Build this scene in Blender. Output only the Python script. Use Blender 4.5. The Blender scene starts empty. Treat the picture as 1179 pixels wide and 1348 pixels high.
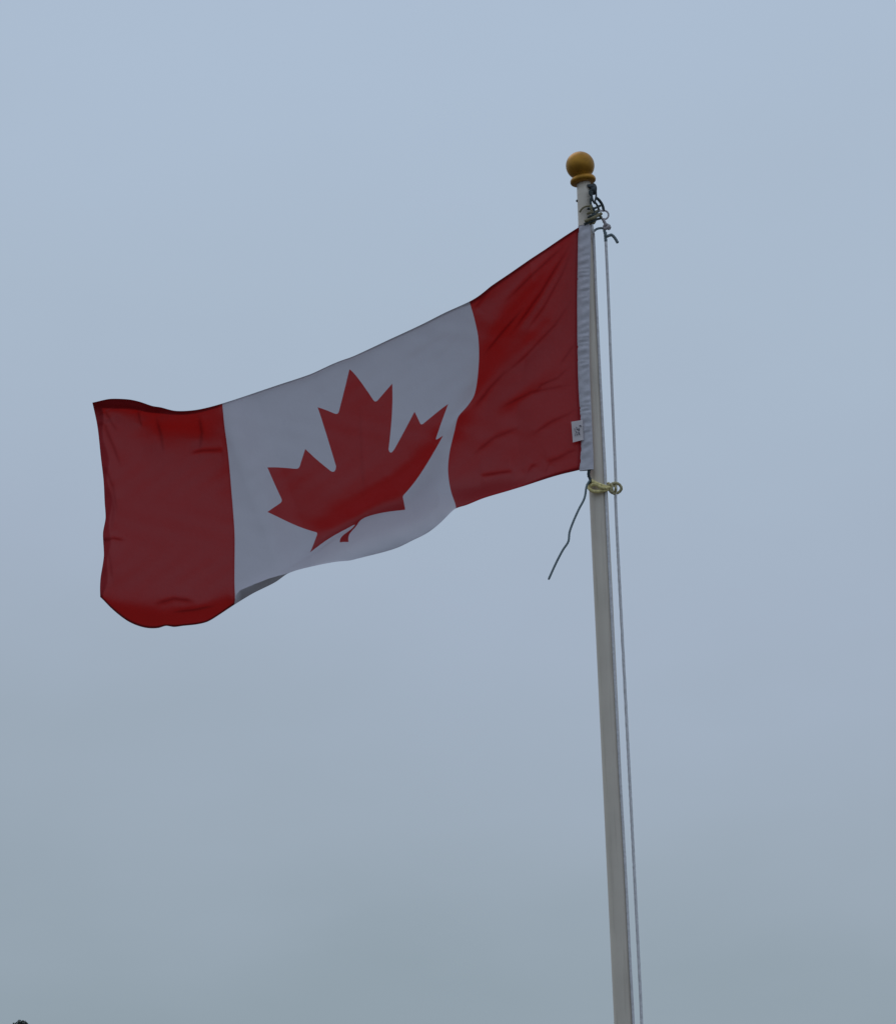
import bpy, bmesh, math, random
import numpy as np
from mathutils import Matrix, Vector
from mathutils.geometry import delaunay_2d_cdt

random.seed(7)
rng = np.random.default_rng(11)
scene = bpy.context.scene
COL = scene.collection

# ------------------------------------------------------------------ camera
PW, PH, FOC = 1179.0, 1348.0, 4060.0          # photograph size and focal length in its pixels
PITCH, ROLL = math.radians(15.5), math.radians(-1.9616)
CAM = np.array([0.0, 0.0, 1.6])
fw = np.array([0, math.cos(PITCH), math.sin(PITCH)])
r0 = np.array([1.0, 0, 0]); u0 = np.cross(r0, fw)
RT = math.cos(ROLL) * r0 + math.sin(ROLL) * u0
UP = -math.sin(ROLL) * r0 + math.cos(ROLL) * u0
cd = bpy.data.cameras.new('camera')
cam = bpy.data.objects.new('camera', cd); COL.objects.link(cam)
cd.sensor_fit = 'VERTICAL'; cd.sensor_height = 24.0; cd.lens = FOC * 24.0 / PH
cd.clip_start = 0.1; cd.clip_end = 6000
m = Matrix.Identity(4)
for i in range(3):
    m[i][0], m[i][1], m[i][2], m[i][3] = RT[i], UP[i], -fw[i], CAM[i]
cam.matrix_world = m
scene.camera = cam

# ------------------------------------------------------------------ sky, sun, exposure
SUN_EL, SUN_AZ = math.radians(58), math.radians(-35)     # azimuth from +Y towards +X: high, behind and left of the flag
w = bpy.data.worlds.new('World'); scene.world = w; w.use_nodes = True
nt = w.node_tree; N = nt.nodes; L = nt.links
N.clear()
out = N.new('ShaderNodeOutputWorld')
sky = N.new('ShaderNodeTexSky'); sky.sky_type = 'NISHITA'; sky.sun_disc = False
sky.sun_elevation = SUN_EL; sky.sun_rotation = SUN_AZ
bg1 = N.new('ShaderNodeBackground'); bg1.inputs['Strength'].default_value = 0.06
L.new(sky.outputs[0], bg1.inputs[0])
tc = N.new('ShaderNodeTexCoord')
sx = N.new('ShaderNodeSeparateXYZ'); L.new(tc.outputs['Generated'], sx.inputs[0])
# broad, very soft unevenness of the cloud sheet
mp = N.new('ShaderNodeMapping'); mp.inputs['Scale'].default_value = (3.0, 3.0, 7.0)
L.new(tc.outputs['Generated'], mp.inputs[0])
nz = N.new('ShaderNodeTexNoise'); nz.inputs['Scale'].default_value = 1.6; nz.inputs['Detail'].default_value = 4
L.new(mp.outputs[0], nz.inputs[0])
ma = N.new('ShaderNodeMath'); ma.operation = 'MULTIPLY_ADD'
ma.inputs[1].default_value = 0.14; L.new(nz.outputs[0], ma.inputs[0]); L.new(sx.outputs['Z'], ma.inputs[2])
mx_ = N.new('ShaderNodeMath'); mx_.operation = 'MULTIPLY_ADD'; mx_.inputs[1].default_value = 0.10
L.new(sx.outputs['X'], mx_.inputs[0]); L.new(ma.outputs[0], mx_.inputs[2])
sb = N.new('ShaderNodeMath'); sb.operation = 'SUBTRACT'; sb.inputs[1].default_value = 0.07
L.new(mx_.outputs[0], sb.inputs[0])
cr = N.new('ShaderNodeValToRGB'); L.new(sb.outputs[0], cr.inputs[0])
def lin(c):
    return tuple(((v / 255 + 0.055) / 1.055) ** 2.4 if v > 10 else v / 255 / 12.92 for v in c) + (1,)
SKY = [(0.0, (132, 147, 156)), (0.10, (144, 159, 170)), (0.17, (156, 170, 184)), (0.25, (165, 179, 197)),
       (0.34, (171, 187, 205)), (0.43, (174, 191, 211)), (0.7, (186, 200, 222)), (1.0, (200, 210, 226))]
cr.color_ramp.elements[0].position = SKY[0][0]; cr.color_ramp.elements[0].color = lin(SKY[0][1])
cr.color_ramp.elements[1].position = SKY[-1][0]; cr.color_ramp.elements[1].color = lin(SKY[-1][1])
for p_, c_ in SKY[1:-1]:
    e = cr.color_ramp.elements.new(p_); e.color = lin(c_)
bg2 = N.new('ShaderNodeBackground'); bg2.inputs['Strength'].default_value = 1.0
L.new(cr.outputs[0], bg2.inputs[0])
mix = N.new('ShaderNodeMixShader'); mix.inputs[0].default_value = 0.95
L.new(bg1.outputs[0], mix.inputs[1]); L.new(bg2.outputs[0], mix.inputs[2]); L.new(mix.outputs[0], out.inputs[0])

sd = bpy.data.lights.new('sun', 'SUN'); sd.energy = 0.5; sd.angle = math.radians(45); sd.color = (1.0, 0.96, 0.9)
so = bpy.data.objects.new('sun', sd); COL.objects.link(so)
sdir = Vector((math.cos(SUN_EL) * math.sin(SUN_AZ), math.cos(SUN_EL) * math.cos(SUN_AZ), math.sin(SUN_EL)))
so.rotation_euler = sdir.to_track_quat('Z', 'Y').to_euler(); so.location = (0, 0, 30)
scene.view_settings.view_transform = 'Standard'; scene.view_settings.look = 'None'
scene.view_settings.exposure = 0; scene.view_settings.gamma = 1

# ------------------------------------------------------------------ helpers
def at(x, y, Y):
    """photo pixel -> point of the vertical plane at distance Y; x, y, Y may be arrays"""
    x = np.asarray(x, float); y = np.asarray(y, float); Y = np.asarray(Y, float)
    a = (x - PW / 2) / FOC; b = -(y - PH / 2) / FOC
    d = fw + a[..., None] * RT + b[..., None] * UP
    t = (Y - CAM[1]) / d[..., 1]
    return CAM + d * t[..., None]

def mesh_obj(name, verts, faces, mat, parent=None, normals=None, attr=None, smooth=True):
    me = bpy.data.meshes.new(name)
    me.from_pydata([tuple(map(float, v)) for v in verts], [], [tuple(int(i) for i in f) for f in faces])
    me.validate()
    if smooth:
        me.polygons.foreach_set('use_smooth', [True] * len(me.polygons))
    if attr:
        for k, vals in attr.items():
            a = me.attributes.new(k, 'FLOAT', 'POINT'); a.data.foreach_set('value', np.asarray(vals, np.float32))
    if normals is not None:
        me.normals_split_custom_set_from_vertices([tuple(map(float, n)) for n in normals])
    me.materials.append(mat)
    o = bpy.data.objects.new(name, me); COL.objects.link(o)
    if parent: o.parent = parent
    return o

def empty(name, label, cat):
    o = bpy.data.objects.new(name, None); COL.objects.link(o)
    o['label'] = label; o['category'] = cat
    return o

class MB:
    def __init__(s): s.v = []; s.f = []
    def add(s, v, f):
        k = len(s.v); s.v += [tuple(map(float, p)) for p in v]; s.f += [tuple(int(i) + k for i in q) for q in f]; return s
    def build(s, name, mat, parent=None, smooth=True): return mesh_obj(name, s.v, s.f, mat, parent, smooth=smooth)

def frame_for(t):
    t = t / np.linalg.norm(t)
    a = np.array([0, 0, 1.0]) if abs(t[2]) < 0.9 else np.array([1.0, 0, 0])
    u = np.cross(a, t); u /= np.linalg.norm(u)
    return u, np.cross(t, u)

def spline(P, n):
    P = np.asarray(P, float)
    if len(P) == 2: return P[0] + (P[1] - P[0]) * np.linspace(0, 1, n)[:, None]
    Q = np.vstack([2 * P[0] - P[1], P, 2 * P[-1] - P[-2]])
    res = []
    for i in range(1, len(Q) - 2):
        k = max(2, n // (len(P) - 1))
        for t in np.linspace(0, 1, k, endpoint=False):
            a, b, c, d = Q[i - 1:i + 3]
            res.append(0.5 * (2 * b + (c - a) * t + (2 * a - 5 * b + 4 * c - d) * t * t + (3 * b - a - 3 * c + d) * t ** 3))
    res.append(P[-1]); return np.array(res)

def rope(mb, P, r, n=60, sides=12, lay=0.028, lobes=3, depth=0.14, closed=False, taper_end=False):
    """laid rope: three strands twisted round each other, as real geometry"""
    C = spline(P, n); m_ = len(C)
    T = np.gradient(C, axis=0); T /= np.linalg.norm(T, axis=1)[:, None]
    u, v = frame_for(T[0]); s = 0.0; V = []
    for i in range(m_):
        if i:
            s += np.linalg.norm(C[i] - C[i - 1])
            u = u - T[i] * np.dot(u, T[i]); u /= np.linalg.norm(u)
        v = np.cross(T[i], u)
        for k in range(sides):
            a = 2 * math.pi * k / sides
            rr = r * (1 - depth + depth * abs(math.cos(lobes * 0.5 * (a - 2 * math.pi * s / lay))) * 1.4)
            if taper_end and i == m_ - 1: rr *= 0.6
            V.append(C[i] + rr * (math.cos(a) * u + math.sin(a) * v))
    F = [(i * sides + k, i * sides + (k + 1) % sides, (i + 1) * sides + (k + 1) % sides, (i + 1) * sides + k)
         for i in range(m_ - 1) for k in range(sides)]
    F += [tuple(range(sides))[::-1], tuple((m_ - 1) * sides + k for k in range(sides))]
    return mb.add(V, F)

def lathe(mb, prof, n=40, cx=0, cy=0):
    V = []; F = []; m_ = len(prof)
    for r, z in prof:
        for k in range(n):
            a = 2 * math.pi * k / n; V.append((cx + r * math.cos(a), cy + r * math.sin(a), z))
    for i in range(m_ - 1):
        for k in range(n):
            F.append((i * n + k, i * n + (k + 1) % n, (i + 1) * n + (k + 1) % n, (i + 1) * n + k))
    F.append(tuple(range(n))[::-1]); F.append(tuple((m_ - 1) * n + k for k in range(n)))
    return mb.add(V, F)

def box(mb, c, h, rot=None, bev=0.0):
    bm = bmesh.new(); bmesh.ops.create_cube(bm, size=1)
    bmesh.ops.scale(bm, vec=[2 * q for q in h], verts=bm.verts)
    if bev: bmesh.ops.bevel(bm, geom=bm.edges[:], offset=bev, segments=2, affect='EDGES', profile=0.6)
    if rot is not None: bmesh.ops.transform(bm, matrix=rot.to_4x4(), verts=bm.verts)
    bm.verts.index_update()
    mb.add([np.array(v.co) + np.array(c) for v in bm.verts], [[v.index for v in f.verts] for f in bm.faces])
    bm.free(); return mb

def ico(mb, c, r, sub=2, sq=(1, 1, 1), jit=0.0):
    bm = bmesh.new(); bmesh.ops.create_icosphere(bm, subdivisions=sub, radius=r); bm.verts.index_update()
    mb.add([np.array(v.co) * np.array(sq) * (1 + random.uniform(-jit, jit)) + np.array(c) for v in bm.verts],
           [[v.index for v in f.verts] for f in bm.faces]); bm.free(); return mb

# ------------------------------------------------------------------ materials
def new_mat(name):
    mt = bpy.data.materials.new(name); mt.use_nodes = True
    return mt, mt.node_tree.nodes, mt.node_tree.links, mt.node_tree.nodes['Principled BSDF']

def plain(name, col, rough=0.6, metal=0.0, var=0.12, scale=30.0, bump=0.0, bscale=200.0, spec=0.5):
    mt, n, l, b = new_mat(name)
    t = n.new('ShaderNodeTexCoord'); z = n.new('ShaderNodeTexNoise'); z.inputs['Scale'].default_value = scale
    z.inputs['Detail'].default_value = 5; l.new(t.outputs['Object'], z.inputs[0])
    r = n.new('ShaderNodeValToRGB'); l.new(z.outputs[0], r.inputs[0])
    r.color_ramp.elements[0].position = 0.3; r.color_ramp.elements[1].position = 0.7
    r.color_ramp.elements[0].color = tuple(c * (1 - var) for c in col) + (1,)
    r.color_ramp.elements[1].color = tuple(min(1, c * (1 + var)) for c in col) + (1,)
    l.new(r.outputs[0], b.inputs['Base Color'])
    b.inputs['Roughness'].default_value = rough; b.inputs['Metallic'].default_value = metal
    b.inputs['Specular IOR Level'].default_value = spec
    if bump:
        z2 = n.new('ShaderNodeTexNoise'); z2.inputs['Scale'].default_value = bscale; l.new(t.outputs['Object'], z2.inputs[0])
        bp = n.new('ShaderNodeBump'); bp.inputs['Strength'].default_value = bump; bp.inputs['Distance'].default_value = 0.002
        l.new(z2.outputs[0], bp.inputs['Height']); l.new(bp.outputs[0], b.inputs['Normal'])
    return mt

def cloth(name, col, tcol, trans, hemtrans=0.05, sheen=0.2, rough=0.55, spec=0.35):
    """nylon bunting: a glossy-ish weave that also lets the sky through; hems are doubled, so less passes there"""
    mt, n, l, b = new_mat(name)
    t = n.new('ShaderNodeTexCoord')
    z = n.new('ShaderNodeTexNoise'); z.inputs['Scale'].default_value = 9; z.inputs['Detail'].default_value = 6
    l.new(t.outputs['Object'], z.inputs[0])
    mc = n.new('ShaderNodeMix'); mc.data_type = 'RGBA'
    mc.inputs['A'].default_value = tuple(c * 0.93 for c in col) + (1,); mc.inputs['B'].default_value = tuple(min(1, c * 1.05) for c in col) + (1,)
    l.new(z.outputs[0], mc.inputs['Factor']); l.new(mc.outputs['Result'], b.inputs['Base Color'])
    b.inputs['Roughness'].default_value = rough
    b.inputs['Sheen Weight'].default_value = sheen; b.inputs['Sheen Roughness'].default_value = 0.4
    z2 = n.new('ShaderNodeTexNoise'); z2.inputs['Scale'].default_value = 16; z2.inputs['Detail'].default_value = 7; z2.inputs['Roughness'].default_value = 0.6
    l.new(t.outputs['Object'], z2.inputs[0])
    bp = n.new('ShaderNodeBump'); bp.inputs['Strength'].default_value = 0.25; bp.inputs['Distance'].default_value = 0.01
    l.new(z2.outputs[0], bp.inputs['Height']); l.new(bp.outputs[0], b.inputs['Normal'])
    tr = n.new('ShaderNodeBsdfTranslucent'); tr.inputs[0].default_value = tcol + (1,)
    l.new(bp.outputs[0], tr.inputs['Normal'])
    at_ = n.new('ShaderNodeAttribute'); at_.attribute_name = 'hem'
    mr = n.new('ShaderNodeMapRange'); l.new(at_.outputs['Fac'], mr.inputs['Value'])
    mr.inputs['To Min'].default_value = trans; mr.inputs['To Max'].default_value = hemtrans
    sp = n.new('ShaderNodeMapRange'); l.new(at_.outputs['Fac'], sp.inputs['Value'])      # stitched hems are duller
    sp.inputs['To Min'].default_value = spec; sp.inputs['To Max'].default_value = spec * .2
    l.new(sp.outputs[0], b.inputs['Specular IOR Level'])
    ms = n.new('ShaderNodeMixShader'); l.new(mr.outputs[0], ms.inputs[0])
    l.new(b.outputs[0], ms.inputs[1]); l.new(tr.outputs[0], ms.inputs[2])
    l.new(ms.outputs[0], n['Material Output'].inputs['Surface'])
    return mt

M_RED = cloth('red_nylon', (0.30, 0.016, 0.020), (0.50, 0.008, 0.005), 0.34, 0.02, sheen=0.0, rough=.46, spec=.55)
M_WHITE = cloth('white_nylon', (0.58, 0.565, 0.62), (0.60, 0.59, 0.68), 0.26, 0.03, sheen=0.0)
M_SLEEVE = plain('white_canvas', (0.54, 0.53, 0.58), 0.8, var=0.08, scale=60, bump=0.4, bscale=120)
M_LABEL = plain('label_cloth', (0.62, 0.57, 0.58), 0.7, var=0.05)
M_INK = plain('grey_ink', (0.12, 0.12, 0.16), 0.8)
M_POLE = plain('painted_pole', (0.67, 0.60, 0.505), 0.45, var=0.06, scale=6, bump=0.15, bscale=60)
n_ = M_POLE.node_tree.nodes; l_ = M_POLE.node_tree.links
t_ = n_.new('ShaderNodeTexCoord'); m_ = n_.new('ShaderNodeMapping'); m_.inputs['Scale'].default_value = (70, 70, 2.2)
l_.new(t_.outputs['Object'], m_.inputs[0])
z_ = n_.new('ShaderNodeTexNoise'); z_.inputs['Scale'].default_value = 1.0; z_.inputs['Detail'].default_value = 8; z_.inputs['Roughness'].default_value = .65
l_.new(m_.outputs[0], z_.inputs[0])
q_ = n_.new('ShaderNodeMapRange'); q_.inputs['From Min'].default_value = .52; q_.inputs['From Max'].default_value = .78; q_.inputs['To Max'].default_value = .55
l_.new(z_.outputs[0], q_.inputs['Value'])
x_ = n_.new('ShaderNodeMix'); x_.data_type = 'RGBA'; x_.inputs['B'].default_value = (.30, .25, .19, 1)
pb_ = n_['Principled BSDF']; l_.new(pb_.inputs['Base Color'].links[0].from_socket, x_.inputs['A']); l_.new(q_.outputs[0], x_.inputs['Factor'])
l_.new(x_.outputs['Result'], pb_.inputs['Base Color'])
M_GOLD = plain('gold_finish', (0.38, 0.18, 0.015), 0.42, metal=0.55, var=0.25, scale=22, bump=0.12, bscale=60)
M_STEEL = plain('dark_steel', (0.06, 0.07, 0.075), 0.45, metal=0.6, var=0.3, scale=80)
M_ROPE = plain('grey_rope', (0.70, 0.70, 0.72), 0.85, var=0.15, scale=90)
M_DARKCORD = plain('dark_cord', (0.035, 0.05, 0.052), 0.8, var=0.3, scale=90)
M_OLIVE = plain('olive_cord', (0.19, 0.165, 0.09), 0.8, var=0.35, scale=120)
M_KNOT = plain('knot_cord', (0.48, 0.43, 0.25), 0.8, var=0.35, scale=120)
M_YELLOW = plain('yellow_cord', (0.70, 0.60, 0.27), 0.75, var=0.3, scale=120)
M_TAIL = plain('grey_green_cord', (0.16, 0.21, 0.23), 0.8, var=0.2, scale=80)
M_PALE = plain('pale_cord', (0.42, 0.39, 0.41), 0.8, var=0.25, scale=120)
M_CONC = plain('concrete', (0.32, 0.31, 0.29), 0.9, var=0.2, scale=12, bump=0.4)
M_GRASS = plain('gravelly_ground', (0.095, 0.088, 0.08), 0.95, var=0.4, scale=0.8, bump=0.5, bscale=20)
M_BARK = plain('bark', (0.10, 0.075, 0.055), 0.95, var=0.4, scale=8, bump=0.8, bscale=20)
M_LEAF = plain('dark_foliage', (0.035, 0.055, 0.035), 0.6, var=0.5, scale=3)

# ------------------------------------------------------------------ ground
gv = []; gf = []; G = 48
xs = np.sign(np.linspace(-1, 1, G)) * np.abs(np.linspace(-1, 1, G)) ** 3 * 2500
for j in range(G):
    for i in range(G):
        d_ = math.hypot(xs[i], xs[j] - 11)
        gv.append((xs[i], xs[j], 0.0 if d_ < 30 else random.uniform(-0.15, 0.05)))
for j in range(G - 1):
    for i in range(G - 1):
        gf.append((j * G + i, j * G + i + 1, (j + 1) * G + i + 1, (j + 1) * G + i))
g = mesh_obj('ground', gv, gf, M_GRASS); g['kind'] = 'structure'

# ------------------------------------------------------------------ flagpole
PY = 11.0
PX = float(at(788, 640, PY)[0]) - 0.0032
ZT = float(at(766.5, 241, PY)[2])
PXM = 1 / 351.0                                   # metres per photo pixel at the pole
pole = empty('flagpole', 'tall off-white metal flagpole topped with a golden ball', 'flagpole')
pole.location = (PX, PY, 0)
def pole_r(z):
    return 0.0344 if z < 4.7 else 0.0344 + (0.0268 - 0.0344) * (z - 4.7) / (ZT - 4.7)
sh = MB()
zz = [0.0] + list(np.linspace(0.05, 4.7, 24)) + list(np.linspace(4.75, ZT, 24))
lathe(sh, [(pole_r(z), z) for z in zz], 56)
sh.build('shaft', M_POLE, pole)
bc = MB(); lathe(bc, [(0.034, 0.03), (0.12, 0.03), (0.125, 0.04), (0.12, 0.055), (0.07, 0.10), (0.05, 0.13), (0.034, 0.135)], 40)
bc.build('base_collar', M_STEEL, pole)
# finial: ball and flared collar, leaning a little to the left
fin = MB()
u_ = PXM
zc = 25.0
prof = [(9.0, 0.5), (12.5, 0.9), (15.4, 1.4), (16.8, 2.6), (17.4, 4.4), (17.0, 6.6), (15.6, 8.6), (13.6, 10.0), (12.6, 10.9)]
a0 = math.asin(12.4 / 19.2)
for k in range(24):
    a = a0 + (math.pi - a0) * k / 23
    prof.append((max(0.02, 19.2 * math.sin(a)), zc - 19.2 * math.cos(a) + 1.6))
lathe(fin, [(r * u_, z * u_) for r, z in prof[:9]] , 56)
fcol = fin.build('finial_collar', M_GOLD)
fb = MB(); lathe(fb, [(r * u_, z * u_) for r, z in [(12.2, 10.2)] + prof[9:]], 64)
fball = fb.build('finial_ball', M_GOLD, pole)
fball.location = (0, 0, ZT - 0.004); fball.rotation_euler = (0, math.radians(-7.5), 0)
fcol.parent = fball
# pulley block just under the collar
def rel(x, y, dY):
    return at(x, y, PY + dY) - np.array([PX, PY, 0])
pc = rel(781.0, 249.0, -0.020)
pb = MB()
for s in (-1, 1):
    V = []
    n_ = 24
    for e in (0, 1):
        for k in range(n_):
            a = 2 * math.pi * k / n_
            V.append(pc + np.array([0.0125 * math.cos(a), 0.007 * s + 0.0022 * (e - .5), 0.021 * math.sin(a)]))
    F = [(k, (k + 1) % n_, n_ + (k + 1) % n_, n_ + k) for k in range(n_)] + [tuple(range(n_))[::-1], tuple(range(n_, 2 * n_))]
    pb.add(V, F)
box(pb, pc + np.array([-0.012, 0.0, 0.012]), (0.012, 0.009, 0.006), bev=0.002)
pulley = pb.build('pulley', M_STEEL, pole)
pw = MB(); V = []
for y_, r_ in ((-0.0055, 0.0105), (-0.002, 0.0085), (0.002, 0.0085), (0.0055, 0.0105)):
    for k in range(24):
        a = 2 * math.pi * k / 24; V.append(pc + np.array([r_ * math.cos(a), y_, r_ * math.sin(a)]))
F = [(i * 24 + k, i * 24 + (k + 1) % 24, (i + 1) * 24 + (k + 1) % 24, (i + 1) * 24 + k) for i in range(3) for k in range(24)]
F += [tuple(range(24))[::-1], tuple(range(72, 96))]
pw.add(V, F).build('pulley_wheel', M_STEEL, pulley)
hk = MB()                                          # strap and hook hanging from the block
rope(hk, [rel(779, 252, -0.028), rel(778.6, 258, -0.030), rel(780, 264, -0.033), rel(782.5, 268, -0.033)], 0.0042, 24, 8, depth=0)
rope(hk, [rel(784, 252, -0.022), rel(784.2, 258, -0.024), rel(783, 264, -0.03), rel(782.5, 268, -0.033)], 0.0036, 24, 8, depth=0)
hk.build('hook_strap', M_STEEL, pole)
bt = MB()
bp_ = np.array([-pole_r(ZT - .08) - 0.001, -0.004, float(at(756.5, 265, PY)[2])])
ico(bt, bp_, 0.0052, 2, (0.9, 1, 1)); bt.build('bolt', M_STEEL, pole)
cl = MB(); box(cl, (0.045, 0, 1.25), (0.012, 0.010, 0.02), bev=0.003)
rope(cl, [(0.058, 0, 1.14), (0.060, 0, 1.2), (0.060, 0, 1.3), (0.058, 0, 1.36)], 0.008, 20, 10, depth=0)
cl.build('cleat', M_STEEL, pole)
pad = MB(); lathe(pad, [(0.02, -0.2), (0.30, -0.2), (0.30, 0.02), (0.285, 0.03), (0.02, 0.03)], 40)
pd = pad.build('concrete_footing', M_CONC); pd.location = (PX, PY, 0)
pd['label'] = 'round grey concrete footing under the flagpole'; pd['category'] = 'footing'

# ------------------------------------------------------------------ flag: cloth surface from control points
# (u from hoist to fly, v from top to bottom) -> outline and features of the flying cloth
CP = []
def cp(u, v, x, y): CP.append((u, v, x, y))
def arc(pts, us, vs):
    """spread points of an edge over its parameter range in proportion to length"""
    P = np.array(pts, float); s = np.r_[0, np.cumsum(np.linalg.norm(np.diff(P, axis=0), axis=1))]; s /= s[-1]
    for t, (x, y) in zip(s, P):
        cp(us[0] + (us[1] - us[0]) * t, vs[0] + (vs[1] - vs[0]) * t, x, y)
def along(pts, ks, u):
    """points at given v values along a line of constant u"""
    P = np.array(pts, float); y = P[:, 1]; x = P[:, 0]
    kv = np.array([k[0] for k in ks]); ky = np.array([k[1] for k in ks])
    for yy in y: cp(u, float(np.interp(yy, ky, kv)), float(np.interp(yy, y, x)), float(yy))
arc([(761.5, 299), (740, 312.8), (718, 327.8), (696.6, 341.9), (672, 359), (645, 377.5), (617.5, 397)], (0, .25), (0, 0))
arc([(617.5, 397), (590, 409.5), (560, 424.6), (510, 448), (462, 470.2), (411.4, 491.4), (370, 505.5), (330, 519), (292.5, 531.2)][1:], (.2735, .75), (0, 0))
arc([(262.7, 538.8), (242.3, 541), (228.7, 540.5), (211.8, 536.2), (201.6, 534.6), (186.3, 529.5), (172, 526.1), (158, 525), (144, 525.2), (121.9, 530)], (.793, 1), (0, 0))
# hoist seam
for v, x, y in [(.15, 760.8, 346), (.3, 760.2, 394), (.45, 760.4, 442), (.6, 761.2, 490), (.72, 762.9, 528), (.85, 765, 572), (.93, 764.6, 596), (1, 763.5, 618.3)]:
    cp(0, v, x, y)
# fly edge
for v, x, y in [(.1, 128, 558), (.25, 132.8, 600), (.38, 136.6, 633), (.5, 138.2, 664), (.57, 139.2, 682), (.65, 135.9, 701), (.77, 137, 731), (.89, 132.8, 760), (1, 132.2, 786)]:
    cp(1, v, x, y)
# red / white seams
along([(622.6, 413.5), (628.6, 440), (630.3, 464), (628.8, 493), (624, 520), (612, 538), (604, 547), (598.3, 566.5), (592.2, 592), (589.5, 617), (592.8, 644), (600.2, 669.2)],
      [(0, 397), (.185, 458), (.357, 520), (.513, 560), (.754, 640), (1, 669.2)], .25)
along([(295.5, 560), (299.8, 592), (302.6, 620), (305, 649), (307.5, 680), (309, 704), (309, 735), (308.8, 765), (308.6, 796)],
      [(0, 531), (.185, 576), (.357, 632), (.513, 690), (.754, 762), (1, 796)], .75)
# bottom edge
arc([(742, 623.5), (723.5, 628.7), (693.9, 638.4), (665, 647.3), (634.5, 656.5), (612, 665.5)], (.03, .235), (1, 1))
arc([(590, 677.7), (580.8, 687), (562, 701.8), (541.8, 712), (526.5, 719.6), (490, 730.6), (459.6, 738.0), (430.8, 741.5), (407, 746.5), (378.2, 755.4), (364.6, 765.0), (332.4, 781.5)], (.268, .72), (1, 1))
arc([(288, 809.7), (272.8, 818.6), (255.9, 822.4), (240, 824), (228.7, 825.3), (218.6, 823.9), (210, 826.4), (193, 826.6), (169.4, 818.2), (160.9, 812.5), (145.6, 799.5)], (.78, .97), (1, 1))
# maple leaf landmarks
LM = {  # canonical leaf corner (in 9600 x 4800) -> photo
 (4800, 400): (460, 486), (5550, 890): (516.2, 505), (5180, 1066): (494.5, 526.5), (5405, 1975): (515.2, 592), (5880, 1545): (545.5, 542),
 (6020, 1812): (555, 557.5), (6600, 1715): (589.8, 531.8), (6430, 2325): (574.6, 577), (6660, 2465): (583, 573.5), (5707, 3265): (531, 653),
 (5815, 3620): (533.2, 671), (4885, 3510): (474.5, 685.5), (4890, 4430): (458.8, 713.4), (4710, 4430): (447.3, 714), (4715, 3510): (465.6, 692),
 (3785, 3620): (408, 727), (3893, 3265): (416.8, 702.6), (2940, 2465): (352, 674), (3170, 2325): (369.6, 659.5), (3000, 1715): (352, 615.4),
 (3580, 1812): (392.4, 615.2), (3720, 1545): (401.8, 591), (4195, 1975): (438.6, 617.4), (4050, 890): (418, 536.2), (4420, 1066): (443.4, 542.8)}
for (X, Yc), (x, y) in LM.items(): cp((9600 - X) / 9600, Yc / 4800, x, y)
CP = np.array(CP)
def tps_fit(src, dst, lam=1e-6):
    n = len(src); d = np.linalg.norm(src[:, None] - src[None], axis=2)
    K = np.where(d > 0, d * d * np.log(np.maximum(d, 1e-9)), 0) + lam * np.eye(n)
    Pm = np.c_[np.ones(n), src]; A = np.block([[K, Pm], [Pm.T, np.zeros((3, 3))]])
    return np.linalg.solve(A, np.r_[dst, np.zeros((3, 2))])
SRC = np.c_[CP[:, 0] * 2, CP[:, 1]]
Wt = tps_fit(SRC, CP[:, 2:])
def tps(q):
    res = np.zeros((len(q), 2))
    for a in range(0, len(q), 20000):
        Q = q[a:a + 20000]; d = np.linalg.norm(Q[:, None] - SRC[None], axis=2)
        K = np.where(d > 0, d * d * np.log(np.maximum(d, 1e-9)), 0)
        res[a:a + 20000] = K @ Wt[:-3] + np.c_[np.ones(len(Q)), Q] @ Wt[-3:]
    return res

def sdist(P, line):
    """signed distance (positive on the lower side) to a polyline running left to right whose ends go on
    straight for ever, and the position along it (below 0 and above 1 past the ends)"""
    line = np.array(line, float); seg = np.linalg.norm(np.diff(line, axis=0), axis=1); tot = seg.sum(); acc = 0
    best = np.full(len(P), 1e9); sg = np.ones(len(P)); tt = np.zeros(len(P)); n = len(line) - 1
    for i in range(n):
        a, b = line[i], line[i + 1]; d = b - a
        t = ((P - a) @ d) / (d @ d)
        t = np.clip(t, -1e9 if i == 0 else 0, 1e9 if i == n - 1 else 1)
        e = P - (a + t[:, None] * d); q = np.linalg.norm(e, axis=1); s = np.sign(d[0] * (P - a)[:, 1] - d[1] * (P - a)[:, 0])
        k = q < best; best[k] = q[k]; sg[k] = s[k]; tt[k] = (acc + t[k] * seg[i]) / tot; acc += seg[i]
    c = line[-1] - line[0]; tt = ((P - line[0]) @ c) / (c @ c)
    return best * sg, tt
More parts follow.
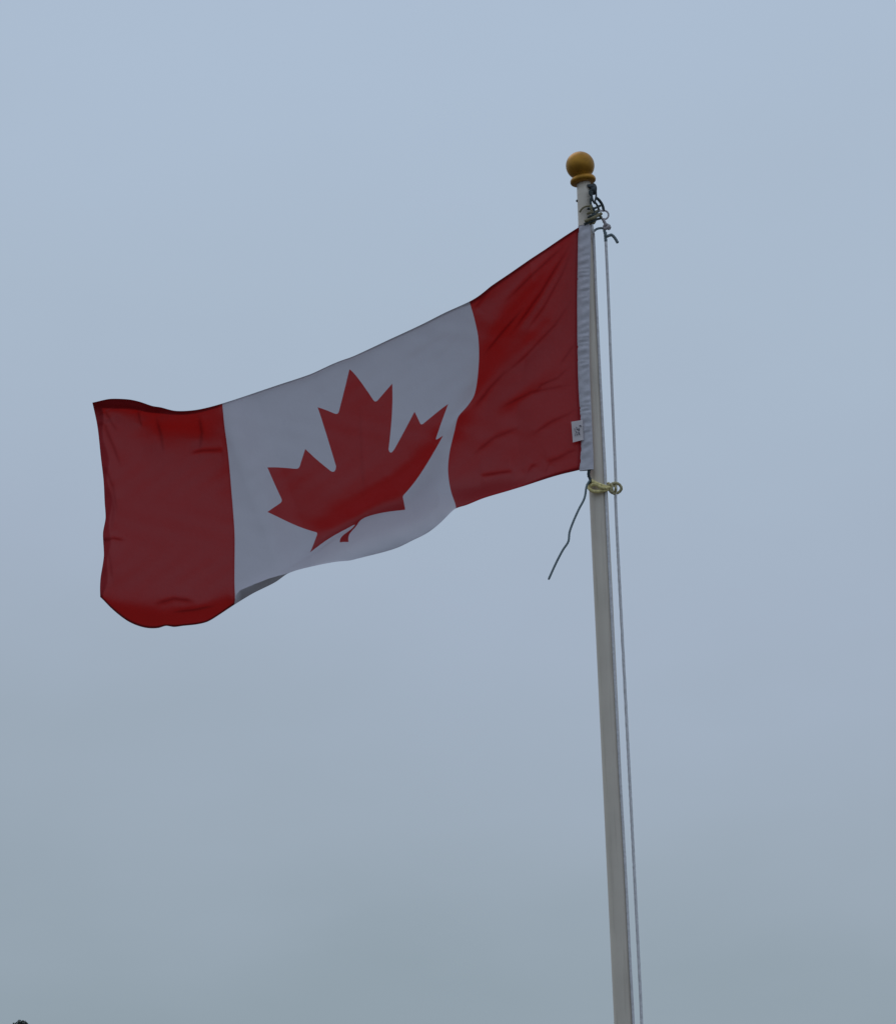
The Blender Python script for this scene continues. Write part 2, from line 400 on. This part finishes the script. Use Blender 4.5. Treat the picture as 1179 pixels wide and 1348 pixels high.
# folds: the cloth steps away from the viewer below each line (line, step height m, width px, decay px or 0, fade at ends)
FOLDS = [
 ([(640, 450), (651, 435), (669.4, 412), (689.2, 389.2), (706, 371), (718, 355.6), (735, 326.6)], .016, 5, 30, (.15, .5)),
 ([(666.3, 447.3), (681.6, 427.4), (700, 401.5), (712, 384.7), (727.4, 358.7), (746, 329.7), (755, 312)], .020, 3.2, 11, (.3, .3)),
 ([(655.6, 487), (681.6, 461), (703, 439.6), (721.3, 419.8), (736.6, 389.2), (748.8, 358.7), (756.4, 337.3)], .034, 8, 36, (.4, .45)),
 ([(735, 482), (742.7, 471.7), (750, 461), (758, 450)], .010, 3.5, 14, (.3, .3)),
 ([(623.6, 407.6), (634.3, 393.8), (645, 381.6)], .007, 3, 12, (.2, .4)),
 ([(700, 522), (712, 506.6), (733.5, 497.5), (752, 480)], .008, 3.2, 14, (.3, .3)),
 ([(695.3, 575.3), (727.4, 554), (748.8, 544.8), (760, 536)], .009, 3.2, 14, (.3, .2)),
 ([(715, 610), (735, 602.8), (748.8, 595), (766, 590)], .016, 4, 18, (.2, .1)),
 ([(629.7, 626.5), (655.6, 622.7), (677, 619.6)], .012, 3.5, 16, (.15, .15)),
 ([(693, 628), (695.5, 620), (700, 613.5), (708, 609)], .007, 2.8, 10, (.3, .3)),
 ([(717, 624), (720, 616), (724, 608)], .006, 2.6, 9, (.3, .3)),
 ([(640, 560), (680, 528), (712, 500), (750, 470)], .014, 8, 40, (.3, .3)),
 ([(370, 740), (405, 712), (440, 688), (480, 662), (520, 642), (548, 618), (575, 590), (598, 560), (626, 510), (658, 450), (698, 390), (736, 335), (762, 298)], .110, 16, 0, (.2, 0)),
 ([(370, 768), (410, 736), (450, 714), (500, 694), (545, 678), (580, 662), (630, 654), (700, 640), (800, 612)], -.160, 16, 0, (.12, .4)),
 ([(120, 800), (160, 808), (215, 814), (262, 810), (300, 797), (330, 800), (1200, 940)], .085, 13, 0, 0),
 ([(170, 580), (200, 564), (235, 560), (270, 560), (300, 545)], .062, 15, 60, (.4, .35)),
 ([(120, 534), (160, 535), (200, 541), (225, 544)], .030, 6, 60, (.0, .2)),
 ([(138, 540), (141.4, 546), (148, 557), (155.8, 570)], .008, 3, 12, (.1, .4)),
 ([(136, 553), (143, 572), (150.7, 589.7), (161, 619)], .012, 3.4, 14, (.1, .4)),
 ([(182, 540), (184, 552), (188, 564)], .007, 2.8, 10, (.1, .4)),
 ([(247.4, 597), (267.8, 593), (295, 592)], .010, 3, 12, (.3, .1)),
 ([(145, 640), (150, 672), (146, 700)], .010, 4, 16, (.3, .3)),
 ([(200, 796), (230, 788), (262, 792)], .010, 4, 14, (.3, .3)),
 ([(225, 806), (255, 803), (285, 797)], .008, 3.5, 12, (.3, .3)),
 ([(560, 690), (578, 668), (590, 645)], .014, 5, 22, (.3, .3)),
 ([(470, 735), (510, 722), (545, 700)], .006, 5, 22, (.3, .3)),
 ([(660, 402), (700, 362), (748, 318)], .009, 3, 12, (.3, .3)),
 ([(688, 442), (715, 405), (740, 360), (755, 322)], .013, 3.2, 12, (.3, .3)),
 ([(655, 500), (690, 470), (730, 428), (757, 388)], .012, 3.6, 14, (.35, .3)),
 ([(634, 470), (662, 436), (690, 404)], .010, 3.2, 12, (.3, .4)),
 ([(622, 540), (645, 510), (672, 482)], .010, 4.2, 16, (.3, .4)),
 ([(650, 541), (700, 516), (757, 505)], .007, 3, 12, (.4, .2)),
 ([(618, 602), (650, 576), (690, 560)], .007, 4, 15, (.3, .4)),
 ([(136, 608), (149, 640), (156, 680)], .010, 3.4, 13, (.2, .4)),
 ([(134, 711), (150, 708.5), (168, 712)], .008, 2.8, 11, (.1, .4)),
 ([(136, 700), (145, 735), (150, 772)], .008, 3.6, 14, (.2, .3)),
 ([(205, 548), (212, 572), (216, 600)], .008, 4.2, 15, (.2, .4)),
 ([(262, 545), (266, 570), (262, 598)], .006, 4, 15, (.2, .4)),
 ([(522, 480), (560, 455), (600, 432)], .008, 4.7, 18, (.3, .3)),
 ([(556, 484), (588, 458), (612, 428)], .007, 4.7, 18, (.3, .3)),
 ([(474, 528), (476, 600), (480, 662)], .005, 3, 10, (.3, .3)),
 ([(312, 600), (345, 640), (352, 700)], .006, 6, 26, (.3, .3)),
]
HEMW = ([0, .25, .26, .625, .636, .648, .664, .686, .714, .74, .747, .752, .8, 1], [.014, .014, .008, .008, .007, .03, .0675, .108, .1275, .1325, .11, .025, .014, .012])
def depth(P, u, v):
    d = -0.046 + 0.10 * np.sin(u * 2.4) * (1 - .3 * v) - 0.05 * np.sin(u * 6.2 + 0.8) * np.minimum(1, u * 4) \
        + 0.05 * np.minimum(1, u * 3) * np.cos((v - .2) * 2.6)
    k = np.minimum(1, np.maximum(0, u) * 9)
    for line, h, wd, dec, fade in FOLDS:
        s, t = sdist(P, line)
        q = 1 / (1 + np.exp(-np.clip(s / wd * 2.0, -30, 30))) - .5
        if dec: q = q * np.exp(-(s / dec) ** 2)
        if fade:
            sm = lambda z: z * z * (3 - 2 * z)
            if fade[0]: q = q * sm(np.clip(t / fade[0], 0, 1))
            if fade[1]: q = q * sm(np.clip((1 - t) / fade[1], 0, 1))
        d = d + h * q * k
    # hems rolled over: the top one towards the viewer, the bottom one away
    d = d - .011 * np.exp(-np.maximum(v, 0) / .008) + np.where((u < .25) | (u > .75), .010, .003) * np.exp(-np.maximum(1 - v, 0) / .008)
    d = d - .005 * np.exp(-np.maximum(u, 0) / .005)
    # the bottom hem turns under beside the fly seam
    fl = np.interp(v, [0, .8, 1], [0, 1, 1]) * np.interp(u, [.63, .65, .74, .752], [0, 1, 1, 0])
    d = d + 0.4 * fl * np.maximum(0, v - (1 - np.interp(u, *HEMW)))
    # faint small wrinkling
    d = d + 0.0016 * k * np.sin(P[:, 0] * .11 + 3 * np.sin(P[:, 1] * .05)) * np.sin(P[:, 1] * .09 + P[:, 0] * .05)
    return d
def surf(uv):
    uv = np.asarray(uv, float)
    P = tps(np.c_[uv[:, 0] * 2, uv[:, 1]])
    return at(P[:, 0], P[:, 1], PY + depth(P, uv[:, 0], uv[:, 1]))
def surf_n(uv):
    uv = np.asarray(uv, float); e = 6e-4
    a = surf(uv + [e, 0]) - surf(uv - [e, 0]); b = surf(uv + [0, 2 * e]) - surf(uv - [0, 2 * e])
    n = np.cross(b, a); n /= np.linalg.norm(n, axis=1)[:, None] + 1e-12
    return n if n[:, 1].mean() < 0 else -n
def hem_of(uv):
    u, v = uv[:, 0], uv[:, 1]
    P = tps(np.c_[u * 2, v]); pin = np.zeros(len(u))      # pinched creases: the cloth lies double there
    for line, hh, wd, dec, fade in FOLDS:
        if wd < 4.6 and fade:
            s, t = sdist(P, line)
            pin = np.maximum(pin, .62 * np.exp(-(s / (.45 * wd)) ** 2) * np.clip(np.minimum(t, 1 - t) / .25, 0, 1))
    red = (u < .25) | (u > .75)
    pin = pin * np.where(red, 1, .35)
    top = np.interp(u, [0, .25, .26, .75, .76, .84, .9, .96, 1], [.013, .013, .008, .008, .014, .02, .040, .044, .03])
    bot = np.interp(u, *HEMW)
    fly = .988 - .004 * np.sin(v * 30)
    h = np.maximum.reduce([pin, np.clip((top - v) / .004 + .5, 0, 1), np.clip((v - (1 - bot)) / .004 + .5, 0, 1),
                           np.clip((u - fly) / .003 + .5, 0, 1), np.clip((.006 - u) / .002 + .5, 0, 1),
                           .75 * np.clip(1 - np.abs(u - .7515) / .0018, 0, 1)])
    return h
flag = empty('flag', 'red and white cloth flag with red maple leaf flying from the pole', 'flag')
def grid_part(name, ua, ub, nu, nv, mat):
    uu, vv = np.meshgrid(np.linspace(ua, ub, nu + 1), np.linspace(0, 1, nv + 1)); uv = np.c_[uu.ravel(), vv.ravel()]
    f = [(j * (nu + 1) + i, j * (nu + 1) + i + 1, (j + 1) * (nu + 1) + i + 1, (j + 1) * (nu + 1) + i) for j in range(nv) for i in range(nu)]
    P = surf(uv); n = surf_n(uv)
    q = P[np.array(f)]; fn = np.cross(q[:, 1] - q[:, 0], q[:, 2] - q[:, 0]); fl = (fn * n[np.array(f)[:, 0]]).sum(1) < 0
    f = [t[::-1] if k else t for t, k in zip(f, fl)]
    return mesh_obj(name, P, f, mat, flag, normals=n, attr={'hem': hem_of(uv)})
NV = 240
grid_part('red_band', 0.0, .25, 120, NV, M_RED)
grid_part('red_band', .75, 1.0, 120, NV, M_RED)
# maple leaf outline (right half then mirrored), corners slightly rounded as sewn
def leaf_outline():
    pts = [(4890, 4430), (4845, 3567)]
    def arc_to(p, q, c, n=5):                       # rounded inner corner through a quadratic curve
        return [tuple((1 - t) ** 2 * np.array(p) + 2 * t * (1 - t) * np.array(c) + t * t * np.array(q)) for t in np.linspace(0, 1, n)]
    R = [(4890, 4430)]
    R += arc_to((4845, 3567), (4956, 3469), (4838, 3455))
    R += [(5815, 3620)]
    R += arc_to((5699, 3300), (5719, 3227), (5685, 3258))
    R += [(6660, 2465)]
    R += arc_to((6448, 2366), (6414, 2287), (6398, 2342))
    R += [(6600, 1715)]
    R += arc_to((6058, 1830), (5985, 1792), (6004, 1838))
    R += [(5880, 1545)]
    R += arc_to((5457, 1999), (5346, 1942), (5370, 2075))
    R += [(5550, 890)]
    R += arc_to((5223, 1079), (5132, 1052), (5160, 1112))
    R += [(4800, 400)]
    Lh = [(9600 - x, y) for x, y in R[:-1]][::-1]
    return R + Lh
OL = [((9600 - x) / 9600, y / 4800) for x, y in leaf_outline()]
dense = []
for i in range(len(OL)):
    a = np.array(OL[i]); b = np.array(OL[(i + 1) % len(OL)]); k = max(1, int(np.hypot((b - a)[0] * 2, (b - a)[1]) / .008))
    dense += [tuple(a + (b - a) * t / k) for t in range(k)]
dense = np.array(dense)
def in_poly(q, poly):
    x, y = q[:, 0], q[:, 1]; c = np.zeros(len(q), bool); n = len(poly)
    for i in range(n):
        x1, y1 = poly[i]; x2, y2 = poly[(i + 1) % n]
        if y1 == y2: continue
        hit = ((y1 > y) != (y2 > y)) & (x < (x2 - x1) * (y - y1) / (y2 - y1) + x1); c ^= hit
    return c
nu = 200
uu, vv = np.meshgrid(np.linspace(.25, .75, nu + 1), np.linspace(0, 1, NV + 1)); gpts = np.c_[uu.ravel(), vv.ravel()]
# drop grid points that nearly touch the outline
dm = np.full(len(gpts), 1e9)
for a in range(0, len(dense), 40):
    dd = np.hypot((gpts[:, None, 0] - dense[None, a:a + 40, 0]) * 2, gpts[:, None, 1] - dense[None, a:a + 40, 1]).min(1); dm = np.minimum(dm, dd)
gpts = gpts[dm > .0022]
allp = [Vector((p[0] * 2, p[1])) for p in dense] + [Vector((p[0] * 2, p[1])) for p in gpts]
nd = len(dense)
vo, eo, fo, *_ = delaunay_2d_cdt(allp, [(i, (i + 1) % nd) for i in range(nd)], [], 0, 1e-7)
uvw = np.array([(p[0] / 2, p[1]) for p in vo]); fo = np.array([f for f in fo if len(f) == 3])
inside = in_poly(uvw[fo].mean(1), dense)
Pw, Nw, Hw = surf(uvw), surf_n(uvw), hem_of(uvw)
for nm, sel, mt in (('white_panel', ~inside, M_WHITE), ('maple_leaf', inside, M_RED)):
    F = fo[sel]; idx, inv = np.unique(F, return_inverse=True); F = inv.reshape(-1, 3)
    q = Pw[idx][F]; fn = np.cross(q[:, 1] - q[:, 0], q[:, 2] - q[:, 0]); flip = (fn * Nw[idx][F[:, 0]]).sum(1) < 0
    F[flip] = F[flip][:, ::-1]
    mesh_obj(nm, Pw[idx], F, mt, flag, normals=Nw[idx], attr={'hem': Hw[idx]})

# white heading sleeve along the hoist
LS = np.array([(298, 761.8), (320, 761.2), (346, 760.8), (394, 760.2), (442, 760.4), (490, 761.2), (515, 762.2), (528, 763), (545, 764.2), (560, 765.2), (575, 765.6), (590, 765.2), (604, 764.3), (619.5, 763.4)])
RS = np.array([(295, 777.3), (330, 777.2), (380, 776.2), (420, 775.6), (460, 775.5), (500, 776.2), (540, 778), (560, 778.8), (600, 780.6), (619.5, 781)])
sv = []; sf = []; ns, nr = 220, 20
for j in range(ns + 1):
    y = 297 + (619.5 - 297) * j / ns
    xl = np.interp(y, LS[:, 0], LS[:, 1]) - 1.2; xr = np.interp(y, RS[:, 0], RS[:, 1])
    a = at(xl, y + .5, PY - 0.048); b = at(xr, y - 1.5, PY - 0.054); c = (a + b) / 2; hx = (b - a) / 2
    cr_ = 0.0016 * math.sin(y * .9 + 2 * math.sin(y * .21)) * (0.5 + 0.5 * math.sin(y * .07 + 1)) + 0.0012 * math.sin(y * .37)
    for k in range(nr):
        t = 2 * math.pi * k / nr
        wob = 0.0012 * math.sin(y * 0.55 + 2.3 * math.cos(t) + 1.5 * math.sin(y * .13))
        th = 0.0075 + cr_ + wob
        sv.append(c + hx * math.cos(t) + np.array([0, -1, 0]) * th * math.sin(t))
for j in range(ns):
    for k in range(nr):
        sf.append((j * nr + k, j * nr + (k + 1) % nr, (j + 1) * nr + (k + 1) % nr, (j + 1) * nr + k))
sf += [tuple(range(nr)), tuple(ns * nr + k for k in range(nr))[::-1]]
sleeve = mesh_obj('heading_sleeve', sv, sf, M_SLEEVE, flag)
# little sewn-in care label with worn, unreadable print
lv = []; lf = []
LQ = [(751.6, 555.2), (766.5, 552.8), (767.5, 579.0), (753.6, 582.4)]
for e in (0, 1):
    for j in range(9):
        for i in range(7):
            s, t = i / 6, j / 8
            x = (1 - t) * ((1 - s) * LQ[0][0] + s * LQ[1][0]) + t * ((1 - s) * LQ[3][0] + s * LQ[2][0])
            y = (1 - t) * ((1 - s) * LQ[0][1] + s * LQ[1][1]) + t * ((1 - s) * LQ[3][1] + s * LQ[2][1])
            lv.append(at(x, y, PY - 0.0615 - 0.002 * math.sin(s * 3) - .0008 * math.sin(t * 7) + 0.0008 * e))
for e in (0, 1):
    for j in range(8):
        for i in range(6):
            k = e * 63 + j * 7 + i; q = (k, k + 1, k + 8, k + 7); lf.append(q if e == 0 else q[::-1])
lab = mesh_obj('care_label', lv, lf, M_LABEL, flag)
ink = MB()
for x0, y0, x1, y1, r_ in [(762.4, 560, 764.6, 561.2, .0022), (761.2, 563.5, 762, 567, .0016), (758.2, 562, 758.8, 565.5, .0012), (761, 568.5, 762.4, 572, .002),
                           (757.6, 567.5, 758.6, 570, .0012), (759.5, 565.2, 761, 566.4, .001), (758.8, 571.5, 760, 573, .001), (755.6, 563.8, 756.2, 567, .0008), (756.4, 570.5, 756.9, 574, .0008)]:
    rope(ink, [at(x0, y0, PY - 0.0648), at((x0 + x1) / 2 + .4, (y0 + y1) / 2, PY - 0.0652), at(x1, y1, PY - 0.0648)], r_, 8, 6, depth=0)
ink.build('printed_marks', M_INK, lab)

# ------------------------------------------------------------------ halyard (one continuous rope, two falls)
RR = 0.0056
def pz(x, y, dY): return at(x, y, PY + dY)
hal = empty('halyard', 'long thin grey rope running straight down beside the flagpole', 'rope')
o1 = MB()
oX = [at(797, 316, PY - .012), at(799.9, 380, PY - .012), at(804.6, 500, PY - .012), at(809.8, 625, PY - .012), at(811.2, 690, PY - .012), at(827.0, 1000, PY - .012), at(840.6, 1270, PY - .012), at(844.2, 1348, PY - .012)]
oX += [np.array([oX[-1][0] - .004, PY - .01, 1.9]), np.array([PX + .064, PY, 1.36])]
rope(o1, oX, RR, 1000, 9, lay=.03)
o1.build('rope_fall', M_ROPE, hal)
o2 = MB()
def onpole(x, y, r):
    p = at(x, y, PY - .03); dx = p[0] - PX; R_ = pole_r(p[2]) + r
    dy = -math.sqrt(max(0, R_ * R_ - dx * dx)); return at(x, y, PY + dy)
iX = [pz(778.4, 293, -.052), pz(780.2, 305, -.05)] + [onpole(x, y, .0054) for x, y in [(781.5, 318), (785, 400), (789.8, 500), (793.8, 580), (797.4, 660), (799.2, 700), (806.8, 850), (814.6, 1000), (822.6, 1140), (829.2, 1270), (833.4, 1348)]]
iX += [np.array([iX[-1][0] + .002, iX[-1][1] + .004, 1.9]), np.array([PX + .056, PY - .004, 1.36])]
rope(o2, iX, .0050, 1000, 9, lay=.03)
o2.build('rope_fall', M_ROPE, hal)

# ------------------------------------------------------------------ cords lashing the flag's top corner
lash = empty('lashing_cord', 'tangle of dark and olive cords knotted under the golden ball', 'cord')
F_ = -0.050
dk = MB()
rope(dk, [pz(784.6, 260.5, -.03), pz(788.2, 263.6, -.02), pz(791.6, 268.4, -.012), pz(793.6, 273.5, -.01), pz(794, 277.5, -.01)], .0056, 30, 9)
rope(dk, [pz(772.5, 274.6, F_), pz(776.5, 275.0, F_), pz(781, 274.6, F_), pz(786, 272.6, -.03), pz(789.5, 270.8, -.02)], .0046, 30, 9)
rope(dk, [pz(773.5, 286.5, F_), pz(777, 284.6, F_ - .006), pz(781.5, 283.2, F_ - .006), pz(785.6, 279, -.036)], .0045, 30, 9)
rope(dk, [pz(768.6, 295.2, F_ - .012), pz(773, 293.4, F_ - .012), pz(779, 291.2, F_ - .012), pz(785, 288.8, -.04), pz(790.4, 287.4, -.03)], .0048, 36, 9)
rope(dk, [pz(778.5, 258, -.040), pz(777, 266, -.046), pz(778.4, 272, F_), pz(781.4, 277, -.05), pz(780, 283, F_ - .004)], .0046, 36, 9)
rope(dk, [pz(782.6, 266, -.034), pz(786, 271, -.03), pz(787.4, 276.4, -.03), pz(785, 281.4, -.042), pz(782, 288.4, F_)], .0042, 36, 9)
rope(dk, [pz(776.8, 250, -.04), pz(776, 254, -.042), pz(777.4, 257, -.042)], .0050, 12, 9)
dk.build('dark_strand', M_DARKCORD, lash)
ol = MB()
rope(ol, [pz(769.4, 291.6, F_ - .016), pz(774, 289.8, F_ - .016), pz(780, 287.2, F_ - .016), pz(786, 283.8, -.045), pz(791, 281.2, -.03)], .0064, 40, 9)
rope(ol, [pz(762.6, 279.6, F_ + .018), pz(764.6, 276.2, F_ + .014), pz(768, 273.0, F_ + .010), pz(773, 271.4, F_ + .008), pz(779, 272, F_)], .0034, 30, 9)
rope(ol, [pz(775.2, 297.5, F_), pz(777.6, 294.4, F_ - .004), pz(781, 293.6, F_), pz(783, 290, -.04)], .0052, 30, 9)
rope(ol, [pz(777, 270, F_), pz(779, 278.6, F_ - .004), pz(784, 278.4, -.04), pz(788.4, 276, -.02)], .0046, 30, 9)
rope(ol, [pz(772.6, 281.6, F_ + .004), pz(777, 279.8, F_ - .004), pz(783, 281, -.048), pz(788, 283.8, -.034), pz(791.6, 286.4, -.026)], .0046, 30, 9)
ol.build('olive_strand', M_OLIVE, lash)
pl = MB()
cx_, cy_ = 795.2, 283.0
rope(pl, [pz(786, 278.8, -.03), pz(791, 277.4, -.02)] + [pz(cx_ + 5.3 * math.cos(a), cy_ + 5.6 * math.sin(a), -.012 - .004 * math.sin(a)) for a in np.linspace(-1.9, 3.0, 14)], .0034, 80, 9)
rope(pl, [pz(793.2, 287.8, -.02), pz(795, 292, -.018), pz(797.2, 296, -.016), pz(800.6, 299.2, -.014), pz(803.6, 300.4, -.014)], .0062, 40, 9)
rope(pl, [pz(801.8, 296.6, -.022), pz(799, 299.2, -.026), pz(796.4, 301, -.022), pz(794.6, 298.6, -.018), pz(797.6, 295.4, -.024), pz(801, 298.6, -.02), pz(799.6, 302.6, -.016)], .0056, 60, 9)
pl.build('pale_strand', M_PALE, lash)
tl = MB()
rope(tl, [pz(781.6, 304.2, -.035), pz(784.4, 301.9, -.028), pz(788, 300.6, -.022), pz(792.4, 300.4, -.018), pz(795.6, 302, -.016)], .0046, 40, 9, taper_end=True)
rope(tl, [pz(795, 303, -.016), pz(796, 307, -.018), pz(797.6, 310.8, -.018), pz(801, 310.2, -.016), pz(804.4, 309.3, -.014), pz(807.8, 312, -.012), pz(810.6, 316, -.010), pz(812.8, 320, -.01)], .0058, 60, 9, taper_end=True)
rope(tl, [pz(797, 318, -.012), pz(796.6, 312, -.014), pz(796.4, 306, -.014)], .0062, 16, 9)
tl.build('cord_tail', M_TAIL, lash)

# ------------------------------------------------------------------ yellow cord tying the flag's lower corner
tie = empty('tie_cord', 'yellowish cord looped round the pole below the flag with a long loose tail', 'cord')
yl = MB()
K = -0.040
rope(yl, [pz(775.6, 634.6, K + .01), pz(778.6, 633.4, K - .004), pz(783, 635.8, K - .010), pz(788.6, 638.2, K - .012), pz(794.4, 640.2, K - .008), pz(800, 642.0, K + .014), pz(805.6, 645.2, K + .024)], .0072, 60, 9)
rope(yl, [pz(775.2, 637.2, K + .012), pz(774.6, 641.4, K + .008), pz(777, 644.8, K - .004), pz(782.6, 647.0, K - .010), pz(789, 646.8, K - .010), pz(796, 645.2, K - .004), pz(801.6, 642.8, K + .014), pz(805, 638.4, K + .024)], .0066, 60, 9)
rope(yl, [pz(777.2, 640.4, K - .004), pz(780.4, 637.6, K - .010), pz(785.4, 638.4, K - .014), pz(790.6, 641.8, K - .016), pz(797, 642.6, K - .010), pz(803, 640.4, K + .014)], .0058, 60, 9)
# round the back of the pole
back = []
zk = float(at(788, 640, PY)[2])
for a in np.linspace(math.radians(200), math.radians(-20), 14):
    rr = pole_r(zk) + .006; back.append(np.array([PX + rr * math.cos(a), PY + rr * math.sin(a), zk + .006]))
rope(yl, back, .0052, 60, 9)
yl.build('cord_loop', M_YELLOW, tie)
rg = MB()
rope(rg, [pz(803.4, 638.2, -.018), pz(806.6, 636.4, -.024), pz(811, 635.9, -.026), pz(815.4, 638.6, -.022), pz(817.4, 643, -.016), pz(815.2, 647, -.010), pz(810.6, 649.6, -.012), pz(806, 649, -.02), pz(802.8, 646.4, -.026), pz(802, 642.4, -.026)], .0054, 90, 9)
rope(rg, [pz(806.8, 637.4, -.004), pz(809.6, 640.6, -.024), pz(810.2, 644.6, -.024), pz(808, 648.8, -.006), pz(805.4, 646, .004)], .0052, 50, 9)
rope(rg, [pz(799, 640.5, -.034), pz(802.6, 637.2, -.034), pz(805.6, 640.2, -.034), pz(803.2, 645.6, -.034), pz(806.4, 648.4, -.028)], .0048, 40, 9)
rg.build('halyard_knot', M_KNOT, tie)
tt_ = MB()
rope(tt_, [pz(775.6, 617, -.05), pz(774.4, 623, -.052), pz(774.8, 627.8, -.05)], .0058, 16, 9)
rope(tt_, [pz(775, 627.6, -.05), pz(776.4, 631, -.05), pz(776.2, 634.6, -.048), pz(773.4, 636.4, -.046)], .0050, 24, 9)
tt_.build('corner_cord', M_DARKCORD, tie)
tv = MB()
rope(tv, [pz(x, y, -.05 - .0016 * k) for k, (x, y) in enumerate([(777, 631.4), (774, 635.4), (771.4, 641.6), (768.8, 656), (761.2, 671), (754, 687.2), (749.3, 700.7), (747.6, 713), (740.2, 724.6), (731.4, 741.5), (721.6, 763)])], .0042, 160, 9, taper_end=True)
tv.build('loose_tail', M_TAIL, tie)

# ------------------------------------------------------------------ far tree, only its top reaches into the picture
TD = 70.0
top = at(26.0, 1342.5, TD)
tree = empty('tree', 'dark treetop just showing at the bottom left corner', 'tree')
tree.location = (float(top[0]), TD, 0); HT = float(top[2])
tk = MB()
rope(tk, [(0, 0, -.2), (.03, .02, HT * .3), (-.04, .03, HT * .6), (0, 0, HT * .93)], .16, 30, 12, depth=0)
for k in range(14):
    a = k * 2.4; z0 = HT * (.35 + .55 * k / 14); ln = 1.9 * math.sqrt(max(.05, 1 - ((z0 / HT - .55) / .47) ** 2))
    rope(tk, [(0, 0, z0), (math.cos(a) * ln * .5, math.sin(a) * ln * .5, z0 + .3), (math.cos(a) * ln, math.sin(a) * ln, z0 + .55)], .045, 10, 7, depth=0)
tk.build('trunk', M_BARK, tree)
lf_ = MB()
def leafclump(c, s):
    for _ in range(5):
        n = Vector((random.gauss(0, 1), random.gauss(0, 1), random.gauss(0, 1))).normalized(); t = n.orthogonal().normalized(); b = n.cross(t)
        p = Vector(c) + Vector((random.uniform(-s, s), random.uniform(-s, s), random.uniform(-s, s))) * .7
        q = [p + t * s * .7, p + b * s * .32, p - t * s * .6, p - b * s * .34]
        lf_.add([tuple(x) for x in q], [(0, 1, 2, 3)])
nlob = [(random.uniform(-1.3, 1.3), random.uniform(-1.3, 1.3), HT * random.uniform(.42, .86), random.uniform(.55, .95)) for _ in range(22)] + [(0.0, 0, HT - .62, .5)]
for lx, ly, lz, lr in nlob:
    for _ in range(150):
        d_ = np.random.default_rng(random.randrange(1 << 30)).normal(size=3); d_ /= np.linalg.norm(d_)
        c = np.array([lx, ly, lz]) + d_ * lr * random.uniform(.45, 1.0)
        if c[2] < HT - .10: leafclump(c, .085)
for dx, dz, s in [(0, -.045, .045), (-.05, -.075, .05), (.07, -.06, .05), (.13, -.07, .045), (-.09, -.10, .05), (.02, -.09, .06), (.10, -.11, .06), (.16, -.12, .05), (-.13, -.14, .06), (.05, -.14, .07), (.0, -.16, .07)]:
    for _ in range(3): leafclump((dx, random.uniform(-.08, .08), HT + dz), s)
lf_.build('crown', M_LEAF, tree, smooth=False)
